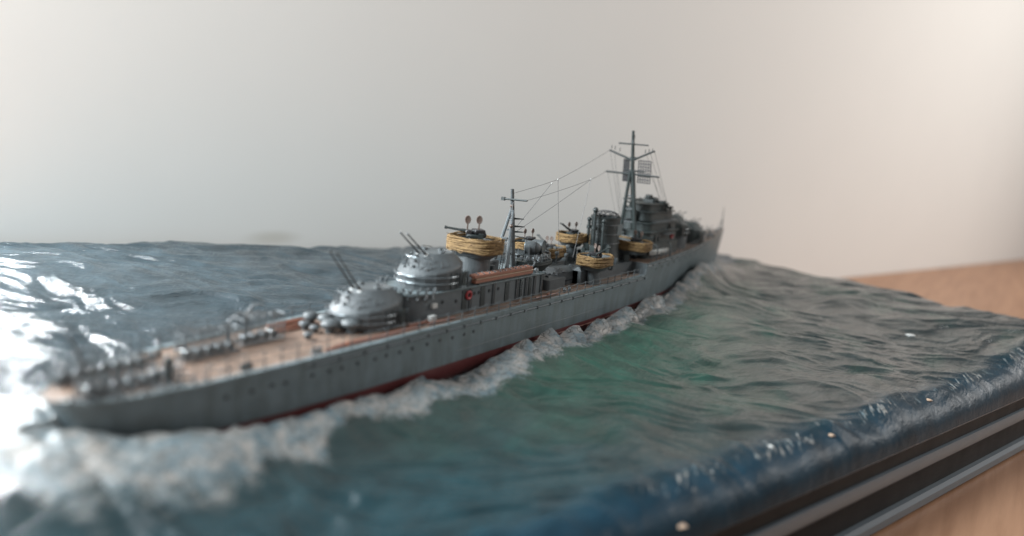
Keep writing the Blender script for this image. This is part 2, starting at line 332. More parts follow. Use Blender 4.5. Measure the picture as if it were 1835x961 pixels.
# ------------------------------------------------------------------ railings
def railing(sg, x0, x1, h=3.3, step=6.2):
    top = lambda x: (x, sg*(interp(x, DECKB)-.5), zdeck(x))
    n = int((x1-x0)/step); X = [x0+i*step for i in range(n+1)]
    b = MB()
    for k, lv in enumerate((h, h*.52)):
        pts = []
        for i in range(n):
            for t in (0, .25, .5, .75):
                x = X[i]+t*step; p = top(x); pts.append((p[0], p[1]+random.uniform(-.05, .05), p[2]+lv-.35*4*t*(1-t)*random.uniform(.6, 1.4)))
        b.tube(pts, .13, 4)
    rail = b.build('railing', HOUSE, ship)
    b = MB(); b.cyl((0, 0, 0), (0, 0, h+.15), .19, .15, n=6); me = b.mesh('stanchion', HOUSE)
    for x in X: link('stanchion', me, rail, top(x))
for sg in (-1, 1):
    q = MB(); q.sphere((0, 0, 0), .42, 7, 5); me = q.mesh('lamp_bead', METAL)
    for k in range(16):      # lashed smoke floats and rail fittings round the stern
        x = 2.2+k*1.9; link('rail_fitting', me, hull, (x, sg*(interp(x, DECKB)-.4), zdeck(x)+random.choice((.6, 1.9, 3.2))))
    railing(sg, 3, 26, 4.6, 2.9); railing(sg, 26, 64, 4.4, 4.4); railing(sg, 64, 232); railing(sg, 242, 366, 3)

# ------------------------------------------------------------------ gun turrets (local +x is the muzzle side)
def outline(r, back, k, n=18):
    pts = []
    for i in range(n):
        a = 2*math.pi*i/n; c, s_ = math.cos(a), math.sin(a)
        if c >= 0: pts.append((r*c*k, r*s_*k*.93))
        else:
            e = 4.0; d = (abs(c)**e+abs(s_)**e)**(-1/e); pts.append((back*c*d*k, r*.93*s_*min(d, 1.06)*k))
    return pts
def make_turret(elev=48, length=14.0, GREY=GREY):
    b = MB()
    wt = lambda x: 5.9-.17*x
    lv = [(lambda x: .2, 1, 0), (wt, 1, 0), (lambda x: wt(x)+.5, .972, -.1), (lambda x: 10.1-.02*x, .60, -2.0), (lambda x: 10.5, .55, -2.1)]
    b.loft([[(x+dx, y, zf(x)) for x, y in outline(10.2, 9.4, k)] for zf, k, dx in lv])
    t = b.build('gun_turret', GREY, ship); t.data.set_sharp_from_angle(angle=R(14))
    b = MB(); b.lathe([(8.6, -1.2), (8.6, .3)], n=28); b.build('turret_ring', DARK, t)
    for y in (-1.55, 1.55):
        b = MB(); e = R(elev); o = Vector((2.6, y, 9.3)); d = Vector((math.cos(e), 0, math.sin(e)))
        b.cyl(o, o+d*2.8, .55, .42, 8); b.cyl(o+d*2.8, o+d*length*.5, .31, .28, 8); b.cyl(o+d*length*.5, o+d*(length-.7), .26, .21, 8); b.cyl(o+d*(length-.7), o+d*length, .28, .28, 8)
        b.build('gun_barrel', GREY, t)
        b = MB(); b.sphere((2.9, y, 9.2), 1.35, 10, 6); b.build('blast_bag', CANVAS, t)
    for z, r in ((2.2, 10.9), (4.2, 11.0)):
        b = MB(); pts = arc((0, 0), r, R(-105), R(105), 30, z, 1, .95); b.tube(pts, .2, 5)
        for i in range(1, 30, 4):
            p = pts[i]; b.cyl(p, (p[0]*.9, p[1]*.9, z), .13, n=4)
        b.build('handrail', METAL, t)
    for sg in (-1, 1):
        b = MB(); b.box((-5.6, sg*9.95, 3.2), (2.0, .5, 4.4), bev=.1); b.build('door', DARK, t)
        for xr, yr in ((-2.6, 9.8), (-.2, 9.55), (-7.6, 9.7)): MB().box((xr, sg*yr, 2.9), (.25, .5, 5.0)).build('side_rib', GREY, t)
        b = MB(); b.box((-4.2, sg*4.6, 10.0), (3, .5, .5)); b.box((-1.2, sg*3.6, 10.7), (1.6, 1.4, .8), bev=.15); b.build('roof_hatch', GREY, t)
    b = MB(); b.box((-5.6, 0, 10.4), (2.2, 2.6, .8), bev=.2); b.cyl((-2.6, 2, 10.4), (-2.6, 2, 11.7), .5, n=8); b.build('roof_vent', GREY, t)
    b = MB(); b.tube([(-6, -5.2, 9.6), (-6, -5.2, 10.9), (-1, -4.6, 11.7), (-1, -4.6, 10.4)], .14, 4); b.tube([(-6, 5.2, 9.6), (-6, 5.2, 10.9), (-1, 4.6, 11.7), (-1, 4.6, 10.4)], .14, 4)
    b.tube(arc((4.5, 0), 4.6, R(-100), R(100), 14, 9.6, .8, 1.1), .2, 5); b.build('roof_rail', METAL, t)
    rr = random.Random(4)
    for i in range(26):
        a = R(rr.uniform(-95, 95)); k = rr.uniform(.62, .93); z = 5.0+(.975-k)/.375*5.2; b = MB()
        b.box((10.2*k*math.cos(a)-.9, 9.4*k*math.sin(a), z+.1), (rr.uniform(.3, 1.3), rr.uniform(.3, 1.0), rr.uniform(.5, 1.1)), a, bev=.08); b.build('roof_fitting', GREY if i % 3 else METAL, t)
    for i in range(7):
        b = MB(); a = R(-80+i*26); b.cyl((8.4*math.cos(a)+.3, 7.8*math.sin(a), 6.5), (8.4*math.cos(a)+.6, 7.8*math.sin(a), 8.7), .22, n=5); b.build('foot_rung', METAL, t)
    return t
turret = make_turret(53, 15.6); turret.location = Vector((83, 0, 12.3))*S; turret.rotation_euler.z = R(176)
turret1 = make_turret(40, 12.2); turret1.location = Vector((109.5, 0, 20.3))*S; turret1.rotation_euler.z = R(178)
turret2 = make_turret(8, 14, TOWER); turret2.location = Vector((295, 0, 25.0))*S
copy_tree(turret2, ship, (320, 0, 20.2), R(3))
b = MB(); b.lathe([(9.4, 0), (9.4, 6.6)], (295, 0, 18.6), 26); b.box((287, 0, 21.4), (16, 14, 6), bev=.4); b.build('forward_deckhouse', GREY, ship)

# ------------------------------------------------------------------ aft deckhouse
def roundrect(x0, x1, hw, rr, n=6, aft=None):
    aft = aft or rr; pts = []
    for cx, cy, a0, q in ((x1-rr, hw-rr, 0, rr), (x0+aft, hw-aft, 90, aft), (x0+aft, -hw+aft, 180, aft), (x1-rr, -hw+rr, 270, rr)):
        for i in range(n+1): a = R(a0+90*i/n); pts.append((cx+q*math.cos(a), cy+q*math.sin(a)))
    return pts
DZ = 12.1
b = MB(); b.prism(roundrect(92, 162, 9.3, .8, 6, 8), DZ, 19.9); house = b.build('aft_deckhouse', HOUSE, ship)
b = MB(); b.prism(roundrect(91.3, 162.6, 9.9, .8, 6, 8.4), 19.9, 20.35); b.build('deckhouse_roof', HULLG, house)
for x in (116.5, 126, 139.5, 148, 153.5):
    b = MB(); b.box((x, -9.35, 16), (2.4 if x < 140 else 1.7, .35, 6.8), bev=.08); b.build('door', DARK, house)
for x in (119.2, 131.5, 145, 150.6, 156, 160.5):
    b = MB(); b.cyl((x, -9.55, 12.4), (x, -9.55, 19.8), .28, n=6); b.cyl((x+.9, -9.5, 12.4), (x+.9, -9.5, 19.8), .18, n=5); b.build('downpipe', METAL, house)
for x, z in ((121.5, 17.7), (124, 17.7), (129.5, 17.6), (134.5, 17.7), (106, 17), (112.5, 16.4)):
    b = MB(); b.cyl((x, -9.2, z), (x, -9.5, z), .62, n=12); b.k = 1; b.cyl((x, -9.3, z), (x, -9.6, z), .46, n=12); b.build('porthole', [GREY, BLACK], house)
b = MB()
for y in (0, 1.1): b.cyl((147+y, -9.8, 12.4), (147+y, -9.8, 19.8), .12, n=4)
for i in range(9): b.cyl((147, -9.8, 12.9+i*.8), (148.1, -9.8, 12.9+i*.8), .09, n=4)
b.build('wall_ladder', METAL, house)
b = MB(); b.tube(arc((0, 0), 1.15, 0, 2*math.pi*15/16, 15, 0), .42, 7, True)
b.v = [(x+118.2, -9.95, y+17.5) for x, y, z in [(p[0], p[1], p[2]) for p in b.v]] if False else [(118.2+x, -9.75+z, 17.6+y) for x, y, z in b.v]
b.build('lifebuoy', REDB, house)
for c, d in (((101.5, -10.0, 16.6), (2.2, 1.2, 1.5)), ((99.4, -11.4, 13.4), (2.5, 1.6, 1.7))):
    b = MB(); b.box(c, d, bev=.2); b.build('locker', CANVAS, house)
# wire basket along the aft edge of the turret platform
b = MB()
for i in range(13):
    a = R(100+i*13.4); x, y = 102+11*math.cos(a), 10.2*math.sin(a)
    b.cyl((x, y, 19.6), (x-.3, y*1.05, 22.2), .14, n=5)
    for k in range(5): b.sphere((x+.45*k*random.uniform(.5, 1), y+random.uniform(-.3, .3), 19.0+k*.7), .48, 6, 4)
for z in (20.6, 21.4, 22.2): b.tube([(102+11*math.cos(R(100+i*6.7)), 10.4*math.sin(R(100+i*6.7)), z) for i in range(25)], .12, 4)
b.build('wire_basket', METAL, ship)
# stacked timbers on the deckhouse roof
tm = MB(); tm.box((0, 0, 0), (33, .95, 1.05), bev=.1); tme = tm.mesh('timber', WOODP)
tl = MB(); tl.box((0, 0, 0), (33, .95, .28), bev=.05); tle = tl.mesh('timber', WOODL)
stack = MB(); stack.box((138, -8.2, 20.6), (30, 3.4, .5)); stack = stack.build('timber_stack', DARK, ship)
for j in range(3):
    for k, z in enumerate((21.35, 22.95)):
        link('timber', tme, stack, (138+random.uniform(-.4, .4), -7.1-j*1.02, z), R(random.uniform(-.2, .2)))
    link('timber', tle, stack, (138+random.uniform(-.4, .4), -7.1-j*1.0-.06, 22.15))
b = MB()
for x in range(123, 156, 3): b.sphere((x, -9.2, 23.65), .34, 6, 4); b.sphere((x+1.2, -7.4, 23.65), .3, 6, 4)
b.build('lashing', METAL, stack)
b = MB()
for i in range(8): b.tube([(117.5+i*.7, -9.6+i*.35, 20.4), (117.3+i*.7, -9.8+i*.35, 22.0), (118+i*.7, -9.5+i*.35, 22.9), (118.4+i*.7, -9.0+i*.35, 22.3)], .16, 5)
b.build('cable_reel', METAL, ship)

# ------------------------------------------------------------------ anti-aircraft guns in rope-wrapped tubs
def aa_gun(p, rz, parent, el=20, n=3):
    b = MB(); b.cyl((0, 0, 0), (0, 0, 1.8), 1.5, 1.1, 10); b.box((0, 0, 2.1), (3.4, 4.4, .9), bev=.2); b.box((-.4, 0, 2.9), (2.6, 1.6, 1.2), bev=.2)
    b.box((-1.8, 2.2, 2.2), (1.2, 1.1, 1.4)); b.box((-1.8, -2.2, 2.2), (1.2, 1.1, 1.4))
    g = b.build('anti_aircraft_gun', DARK, parent, p, rz); e = R(el)
    for y in ([-.9, 0, .9] if n == 3 else [-.6, .6]):
        b = MB(); o = Vector((.5, y, 3)); d = Vector((math.cos(e), 0, math.sin(e)))
        b.cyl(o, o+d*2.6, .38, .3, 7); b.cyl(o+d*2.6, o+d*6.2, .2, .16, 6); b.cyl(o+d*6.2, o+d*6.8, .28, .28, 6); b.build('gun_barrel', DARK, g)
    for x0, y0, h in ((-1.2, .9, 0), (1.6, -.5, -.3)):
        b = MB(); b.cyl((x0, y0, 2.6), (x0, y0, 5.3+h), .2, n=5)
        q = MB(); q.tube(arc((0, 0), .74, 0, 2*math.pi*11/12, 11, 0), .18, 5, True); q.cyl((0, 0, -.06), (0, 0, .06), .7, n=12)
        b.add([(x0+x*.85, y0+z, 6.2+h+yy*1.2) for x, yy, z in q.v], q.f); b.build('ring_sight', RUST, g)
    b = MB(); b.box((-1.2, 0, 3.2), (2.8, 3.2, 1.1), .3, bev=.2); b.box((1.2, 1.4, 2.9), (1.6, 1.0, 1.4), bev=.2); b.cyl((-2.6, -1.2, 2.4), (-2.6, 1.2, 2.4), .7, n=8); b.build('gun_cradle', BLACK, g)
    return g
def rope_wrap(path, z0, z1, rows, r, parent, loose=.25, seed=1):
    """rows of hand-wound rope round a closed plan path [(x, y)]"""
    rg = random.Random(seed); b = MB(); n = len(path)
    cx = sum(p[0] for p in path)/n; cy = sum(p[1] for p in path)/n
    for layer in range(2):
        for k in range(rows-layer):
            ph = rg.uniform(0, 6.3); ph2 = rg.uniform(0, 6.3); pts = []
            for i in range(n):
                x, y = path[i]; a = 2*math.pi*i/n
                f = 1+(layer*r*1.1+r*.7+rg.uniform(-.5, .5)*loose*r)/math.hypot(x-cx, y-cy)
                z = z0+(z1-z0)*(k+.5+layer*.5)/rows + loose*r*(math.sin(2*a+ph)+.7*math.sin(5*a+ph2))
                pts.append((cx+(x-cx)*f, cy+(y-cy)*f, z))
            b.tube(pts, r*rg.uniform(.85, 1.12), 6, True)
    for i in range(int(n*.8)):       # stray strands across the rows
        j = rg.randrange(n); x, y = path[j]; x2, y2 = path[(j+rg.choice((2, 3, 4))) % n]
        f = 1+(r*2.6)/math.hypot(x-cx, y-cy); zz = rg.uniform(z0, z1)
        b.tube([(cx+(x-cx)*f, cy+(y-cy)*f, zz), (cx+((x+x2)/2-cx)*f*1.02, cy+((y+y2)/2-cy)*f*1.02, zz+rg.uniform(-.4, .4)), (cx+(x2-cx)*f, cy+(y2-cy)*f, zz+rg.uniform(-.8, .8))], r*.35, 4)
    return b.build('rope_wrap', ROPE, parent)
def superell(cx, cy, a, c, e=2.6, n=44):
    out = []
    for i in range(n):
        t = 2*math.pi*i/n; x, y = math.cos(t), math.sin(t); d = (abs(x)**e+abs(y)**e)**(-1/e); out.append((cx+a*x*d, cy+c*y*d))
    return out
def tub(name, cx, cy, a, c, zb, zt, col_r, foot, ropez=None, rows=6, r=.42, seed=1, e=2.6, flare=.72):
    b = MB(); P = superell(cx, cy, a, c, e)
    sh = lambda k, z: [(cx+(x-cx)*k, cy+(y-cy)*k, z) for x, y in P]
    b.loft([sh(flare, zb-2.2), sh(.97, zb-.4), sh(1, zb), sh(1, zt), sh(.94, zt), sh(.94, zt-1.1)])
    o = b.build(name, GREY, ship)
    b = MB(); b.lathe([(col_r, foot), (col_r, zb-2)], (cx, cy, 0), 18, 1, min(1.25, c/a)); b.build('pedestal', GREY, o)
    z0, z1 = ropez or (zb-.1, zt+.2)
    rope_wrap(P, z0, z1, rows+1, r*.85, o, .5, seed)
    return o
aft_tub = tub('gun_tub', 132, 0, 6.4, 8.8, 29.6, 33.0, 4.8, 19.9, (29.3, 34.3), 7, .42, 3, 3.2)
aa_gun((131.6, .8, 31.6), R(130), aft_tub, 6).scale = (1.35,)*3
b = MB(); b.tube([(126.5, 6, 20.3), (126.2, 6.5, 24), (126.6, 6, 26.5)], [1.2, 1.0, .5], 8); b.build('canvas_bundle', CANVAS, aft_tub)
b = MB()
for y in (-.55, .55): b.cyl((140.2, -5+y, 20), (138.4, -7.5+y, 29), .15, n=4)
for i in range(10): t = (i+.5)/10; b.cyl((140.2-1.8*t, -5.55-2.5*t, 20+9*t), (140.2-1.8*t, -4.45-2.5*t, 20+9*t), .1, n=4)
b.build('ladder', METAL, aft_tub)
b = MB(); b.box((135.5, -9.6, 34.8), (1.4, 2, .7), .3, bev=.15); b.build('ready_locker', METAL, aft_tub)
# deck fittings forward of the tub
b = MB(); b.box((143, 3, 22.3), (9, 5, 4.6), bev=.4); b.cyl((141, -1, 20.3), (141, -1, 23.6), 1.1, n=10); b.build('skylight_house', GREY, ship)

# ------------------------------------------------------------------ mainmast
mast = MB(); mast.cyl((155.4, 0, 20.2), (152.2, 0, 41.5), 1.0, .8, 10); mast.cyl((152.2, 0, 41), (150.9, 0, 50), .78, .6, 10); mast = mast.build('mainmast', GREY, ship)
for y in (-3.4, 3.4):
    b = MB(); b.cyl((146.6, y, 20.2), (151.9, y*.12, 42.5), .75, .55, 8); b.build('tripod_leg', METAL, mast)
    b = MB(); b.sphere((146.6, y, 20.6), 1.0, 8, 5); b.build('leg_foot', METAL, mast)
for t in (.28, .5, .68, .84):
    b = MB()
    x, y, z = 146.6+5.3*t, 3.4*(1-.88*t), 20.2+22.3*t; xm = 155.4-3.2*(z-20.2)/21.3
    b.tube([(xm, 0, z), (x, -y, z), (x, y, z)], .24, 5, True); b.build('brace', GREY, mast)
b = MB(); b.cyl((150.6, 3.2, 46.2), (150.8, -6.8, 46.6), .35, .35, 7); b.box((150.6, 3.4, 46.2), (.9, 1.4, 1.2)); b.build('yard', DARK, mast)
for z, l in ((39.4, 4.6), (36.6, 4.9), (34.6, 4.4), (31.2, 4.6)):
    b = MB(); xm = 155.4-3.2*(z-20.2)/21.3; b.cyl((xm, 0, z), (xm+l*.5, -l*.75, z+.1), .42, .16, 6); b.build('signal_arm', DARK, mast)
b = MB(); b.sphere((149.8, -1.6, 37), .7, 8, 5); b.sphere((151.6, 0, 44), .8, 8, 5); b.build('lamp', RUST, mast)
b = MB(); b.cyl((151.2, -.6, 45.5), (147, -2.2, 26), .1, n=4); b.build('halyard', WIRE, mast)

# ------------------------------------------------------------------ searchlight platform
b = MB(); P = superell(166, 0, 9.5, 7.5, 2.4)
sh = lambda k, z, dx=0: [(166+(x-166)*k+dx, y*k, z) for x, y in P]
b.loft([sh(.5, 17.4), sh(.62, 19), sh(1, 22.4), sh(1, 23.6), sh(.94, 23.6), sh(.94, 22.8)])
slp = b.build('searchlight_platform', DARK, ship)
b = MB(); b.lathe([(3.4, 12.2), (3.4, 18.5)], (166, 0, 0), 14); b.box((170.5, -3, 15), (1.4, 1.4, 6)); b.box((160.5, -4, 15), (1.4, 1.4, 8)); b.build('pedestal', DARK, slp)
for x, y, rz in ((163.6, -1.2, R(118)), (169.6, -1.5, R(-75))):
    b = MB(); b.cyl((0, 0, -5), (0, 0, -2.6), 1.2, .9, 10)
    for sg in (-1, 1): b.box((0, sg*2.75, -1.2), (.9, .35, 3.4))
    b.cyl((-2.2, 0, 0), (1.6, 0, 0), 2.5, 2.6, 20); b.sphere((-2.0, 0, 0), 2.2, 14, 8)
    sl = b.build('searchlight', GREY, slp, (x, y, 28.2), rz)
    b = MB(); b.tube([(1.7, 2.55*math.cos(R(a)), 2.55*math.sin(R(a))) for a in range(0, 360, 20)], .2, 5, True); b.build('rim', METAL, sl)
    b = MB(); b.cyl((1.65, 0, 0), (1.75, 0, 0), 2.3, n=20); b.build('lens', GLASS, sl)
b = MB()
for i in range(14):
    a = 2*math.pi*i/14; x, y = 166+9*math.cos(a), 7.1*math.sin(a); b.cyl((x, y, 23.4), (x, y, 26), .14, n=4)
b.tube([(166+9*math.cos(2*math.pi*i/28), 7.1*math.sin(2*math.pi*i/28), 26) for i in range(28)], .13, 4, True)
b.tube([(166+9*math.cos(2*math.pi*i/28), 7.1*math.sin(2*math.pi*i/28), 24.8) for i in range(28)], .11, 4, True)
b.build('platform_rail', METAL, slp)
b = MB()
for i in range(9):
    a = R(190+i*22); b.box((166+7*math.cos(a), 5.6*math.sin(a), 24.4), (1.3, 1.1, random.uniform(1, 2.4)), a, bev=.15)
b.build('ready_locker', METAL, slp)
b = MB(); b.tube([(157.5, -6.4, 21), (156.6, -7.4, 22.2), (157.6, -7.8, 23.6), (158.6, -7.2, 24.2)], .3, 6); b.cyl((159, -7.6, 21.2), (159, -8.3, 21.2), 1.0, n=12); b.build('hose_reel', METAL, slp)

# ------------------------------------------------------------------ torpedo mount
b = MB()
b.lathe([(6.4, 12.2), (6.4, 13.8), (5.6, 14.4)], (187, 0, 0), 22); b.loft([[(x, y, 14.4), (x, y*.9, 17.4), (x+.6, y*.55, 18.9), (x+.6, -y*.55, 18.9), (x, -y*.9, 17.4), (x, -y, 14.4)] for x, y in ((179.5, 5.4), (181, 6.4), (188.5, 6.4), (190, 5.8))])
tt = b.build('torpedo_mount', GREY, ship)
for k in range(4):
    y = -3.6+k*2.4; b = MB(); b.cyl((175, y, 15.7), (202, y, 15.7), .95, n=12); b.cyl((173.6, y, 15.7), (175.2, y, 15.7), 1.15, .9, 12)
    for x in (192, 196, 200): b.cyl((x, y, 15.7), (x+.6, y, 15.7), 1.08, n=12)
    b.build('torpedo_tube', GREY, tt)
b = MB()
for i in range(22): b.box((random.uniform(176, 200), random.uniform(-6, 6), random.uniform(16.4, 18.8)), (random.uniform(.5, 1.8), random.uniform(.5, 1.4), random.uniform(.4, 1.2)), random.random()*3, bev=.1)
b.build('mount_fitting', METAL, tt)
b = MB(); b.prism(roundrect(168, 181, 8.2, 1.5), 12.2, 16.2); b.build('torpedo_locker', GREY, ship)
b = MB(); b.loft([[(190, -9.2, z), (202, -9.2, z), (202, -5.4, z), (190, -5.4, z)] for z in (12.2, 17.6)]); b.loft([[(190, -9.2, 17.6), (202, -9.2, 17.6), (202, -5.4, 17.6), (190, -5.4, 17.6)], [(191, -7.9, 19), (201, -7.9, 19), (201, -6.7, 19), (191, -6.7, 19)]])
b.build('reload_locker', GREY, ship)
b = MB(); b.prism(roundrect(190, 237, 9, 1.2), 12.2, 17.6); b.build('midship_deckhouse', GREY, ship)

# ------------------------------------------------------------------ midship tubs
mid = []
for sg, sd in ((-1, 11), (1, 12)):
    t = tub('gun_tub', 197, sg*11.2, 7.4, 5.6, 20.4, 23.6, 3.2, 12.3, (20.2, 24.2), 5, .45, sd, 2.6); mid.append(t)
    aa_gun((197, sg*11.2, 21.4), R(sg*95), t, 35, 2)
b = MB()
for y in (-.7, .9): b.tube([(207, -13.2+y*.4, 17.4), (206.4, -13.6+y, 18.2), (206, -13.9+y, 19.6)], .42, 6)
b.build('davit_block', METAL, ship)
port_tub = tub('gun_tub', 178, 9.4, 5.2, 5.2, 25.0, 27.8, 2.6, 12.3, (24.8, 28.2), 5, .42, 21, 2.4); aa_gun((178, 9.4, 26), R(165), port_tub, 10, 3)
port_tub2 = tub('gun_tub', 212, 9.6, 5.6, 5.6, 26.0, 28.6, 2.8, 17.4, (25.6, 29.2), 5, .45, 22, 2.4); aa_gun((212, 9.6, 27), R(160), port_tub2, 30, 3)
b = MB()
for x, y, h in ((186, 5, 8), (188, 7, 10), (191, 3.5, 7), (193.5, 6, 8.5), (196, 2, 6), (200, 4, 9), (183.5, 3, 6)):
    b.cyl((x, y, 16), (x, y, 16+h), .5, .42, 7); b.box((x, y, 16+h), (1.5, 1.3, 1.3), x, bev=.2)
b.build('ventilator', GREY, ship)
cross = tub('gun_platform', 238.5, 0, 6.2, 14.4, 23.2, 26.2, 4, 17.4, (22.6, 26.8), 6, .46, 31, 4.5, .9)
aa_gun((238, -9.5, 24.4), R(-60), cross, 15, 2); aa_gun((238, 9.5, 24.4), R(60), cross, 15, 2)

# ------------------------------------------------------------------ funnel
b = MB(); rk = lambda z: -(z-17)*.06
sec = lambda a, c, z: [(225+rk(z)+a*math.cos(2*math.pi*i/28), c*math.sin(2*math.pi*i/28), z) for i in range(28)]
b.loft([sec(9, 7.2, 17.4), sec(8.6, 6.8, 21), sec(7.6, 6, 24), sec(7.6, 6, 36.5), sec(8, 6.3, 36.6), sec(8, 6.3, 37.4), sec(7.2, 5.6, 37.4), sec(7, 5.4, 30)], True, False)
fun = b.build('funnel', DARK, ship)
b = MB()
for k in range(7):
    y = -5.1+k*1.7; w_ = 6.9*math.sqrt(max(.02, 1-(y/5.6)**2)); b.tube([(225+rk(38)+w_*math.cos(R(a)), y, 37.3+2.6*math.sin(R(a))*(1-(y/7)**2)) for a in range(0, 181, 20)], .2, 5)
for k in range(5):
    x = 223.7-5.4+k*2.7; w_ = 5.4*math.sqrt(max(.02, 1-((x-223.7)/7.2)**2)); b.tube([(x, w_*math.cos(R(a)), 37.3+2.6*math.sin(R(a))*(1-((x-223.7)/9)**2)) for a in range(0, 181, 20)], .2, 5)
b.build('funnel_cage', BLACK, fun)
for z in (26, 30, 34):
    b = MB(); b.tube(sec(7.75, 6.15, z), .2, 5, True); b.build('funnel_band', GREY, fun)
b = MB(); b.box((226, -6.05, 32), (4.6, .4, 5), bev=.1); b.build('access_panel', HULLG, fun)
for x, y, zt, r in ((213.6, 0, 40.4, .85), (215.4, -3.6, 36, .7), (215.4, 3.6, 36, .7)):
    b = MB(); b.cyl((x+1, y, 17.4), (x, y, zt), r, r*.9, 10); b.sphere((x, y, zt), r*1.45, 10, 6); b.cyl((x+.3, y, 32), (x+.3, y, 33.4), r*1.5, n=10); b.build('steam_pipe', DARK, fun)

rr = random.Random(21)
for i in range(46):
    x = rr.uniform(206, 254); y = rr.uniform(-8.5, 8.5); h = rr.uniform(2, 9 if abs(y) < 6 else 4)
    if ((x-225)/9)**2+(y/7)**2 < 1.1: continue
    b = MB()
    if i % 3: b.box((x, y, 17.5+h/2), (rr.uniform(1, 3), rr.uniform(1, 2.6), h), rr.uniform(0, .6), bev=.15)
    else: b.cyl((x, y, 17.5), (x, y, 17.5+h), rr.uniform(.4, .9), n=8); b.sphere((x, y, 17.5+h), 1.0, 8, 5)
    b.build('deck_fitting', rr.choice((DARK, TOWER, GREY)), ship)
# ------------------------------------------------------------------ bridge
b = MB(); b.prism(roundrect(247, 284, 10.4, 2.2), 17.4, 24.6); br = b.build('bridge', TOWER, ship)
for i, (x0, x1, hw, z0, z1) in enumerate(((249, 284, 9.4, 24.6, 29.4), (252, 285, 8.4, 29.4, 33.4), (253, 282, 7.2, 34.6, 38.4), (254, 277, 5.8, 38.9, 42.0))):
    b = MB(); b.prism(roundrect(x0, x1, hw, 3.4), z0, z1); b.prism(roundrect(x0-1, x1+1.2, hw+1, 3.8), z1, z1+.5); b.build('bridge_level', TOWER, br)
rr = random.Random(12)
for i in range(34):
    x = rr.uniform(252, 280); y = rr.choice((-1, 1))*rr.uniform(5.5, 9.4); z = rr.choice((25.2, 30, 34.8, 38.8)); h = rr.uniform(1, 3.2)
    b = MB(); b.box((x, y, z+h/2), (rr.uniform(.6, 2.4), rr.uniform(.6, 1.8), h), rr.uniform(0, 1), bev=.12); b.build('bridge_fitting', DARK if i % 2 else TOWER, br)
for k in range(9):
    a = R(-80+20*k); b = MB(); b.box((280.4+3.75*math.cos(a), 7.3*math.sin(a), 31.8), (.3, 2.0, 1.6), a); b.build('window', GLASS, br)
b = MB(); b.prism(roundrect(256, 286, 8.6, 3.6), 33.9, 34.6); b.build('canvas_screen', HOUSE, br)
b = MB(); b.cyl((268, 0, 41), (268, 0, 42.4), 3.4, 2.9, 16); b.box((268.5, 0, 43), (6, 6, 4), bev=.8); b.cyl((269.5, -6.5, 43), (269.5, 6.5, 43), .75, n=10); b.sphere((269.5, -6.5, 43), 1.05, 8, 5); b.sphere((269.5, 6.5, 43), 1.05, 8, 5); b.box((265.5, 0, 45.4), (2.6, 3, 1.6), bev=.3)
b.build('gun_director', DARK, br)
for x, y, z in ((278, -6.4, 40), (278, 6.4, 40), (271, -6.8, 41.5), (283, 0, 37.6)):
    b = MB(); b.cyl((x, y, z-4), (x, y, z), .6, n=8); b.box((x, y, z+.4), (1.8, 2.4, 1.2), bev=.25); b.build('lookout_binocular', DARK, br)
for sg in (-1, 1):
    b = MB(); b.prism([(262, sg*7.5), (274, sg*7.5), (272, sg*12.6), (264, sg*12.6)], 28.4, 29); b.tube([(262.4, sg*8, 31), (264, sg*12.4, 31), (272, sg*12.4, 31), (273.6, sg*8, 31)], .16, 5); b.build('bridge_wing', GREY, br)
    b = MB(); b.tube(arc((0, 0), 1.2, 0, 2*math.pi*15/16, 15, 0), .42, 7, True); b.v = [(276+x, sg*9.75+z, 27+y) for x, y, z in b.v]; b.build('lifebuoy', REDB, br)
    # ship's boats on davits
    b = MB(); b.loft([[(x, sg*11.6+hw, 21.6), (x, sg*11.6+hw*.8, 20), (x, sg*11.6, 19.1+abs(x-258)**3*6e-4), (x, sg*11.6-hw*.8, 20), (x, sg*11.6-hw, 21.6)] for x, hw in ((248, .15), (250, 1.4), (254, 2), (260, 2.1), (265, 1.7), (269, .2))], True)
    boat = b.build('ships_boat', CANVAS, ship)
    for x in (251, 266):
        b = MB(); b.tube([(x, sg*14, 17.6), (x, sg*14.2, 22.5), (x, sg*13.4, 24.4), (x, sg*11.8, 24.6)], .3, 6); b.build('davit', GREY, boat)

# ------------------------------------------------------------------ foremast with radar mattress
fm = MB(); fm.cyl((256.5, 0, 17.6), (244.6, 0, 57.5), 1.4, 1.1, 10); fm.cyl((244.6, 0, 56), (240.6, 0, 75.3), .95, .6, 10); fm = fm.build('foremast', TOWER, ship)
for y in (-5, 5):
    b = MB(); b.cyl((247.5, y, 17.6), (243.6, y*.12, 57), 1.0, .75, 8); b.build('tripod_leg', TOWER, fm)
for z in (27, 34, 40, 46, 51, 55):
    b = MB()
    xm = 256.5-11.9*(z-17.6)/39.9; t = (z-17.6)/39.4; x, y = 247.5-3.9*t, 5*(1-.88*t); b.tube([(xm, 0, z), (x, -y, z), (x, y, z)], .28, 5, True); b.build('brace', GREY, fm)
for c, d in (((248, 0, 44.5), (7.5, 6.5, .6)), ((245.4, 0, 57.4), (3.6, 3.2, .7)), ((243.8, 0, 63), (2.2, 2.2, 1.6)), ((241.4, 0, 71.5), (1.0, 1.2, 4))):
    MB().box(c, d, bev=.1).build('mast_platform', DARK, fm)
yd = lambda p, q, r: MB().cyl(p, q, r*1.2, r, 7).build('yard', DARK, fm)
yd((242, 7.2, 69.4), (242, -7.6, 69.4), .3)
yd((243.2, 0, 62.2), (241.3, 11.2, 65.9), .42); yd((243.2, 0, 62.2), (241.3, -11.2, 67.2), .42)
yd((244.2, 13.3, 56.0), (244.2, -13.5, 55.9), .38)
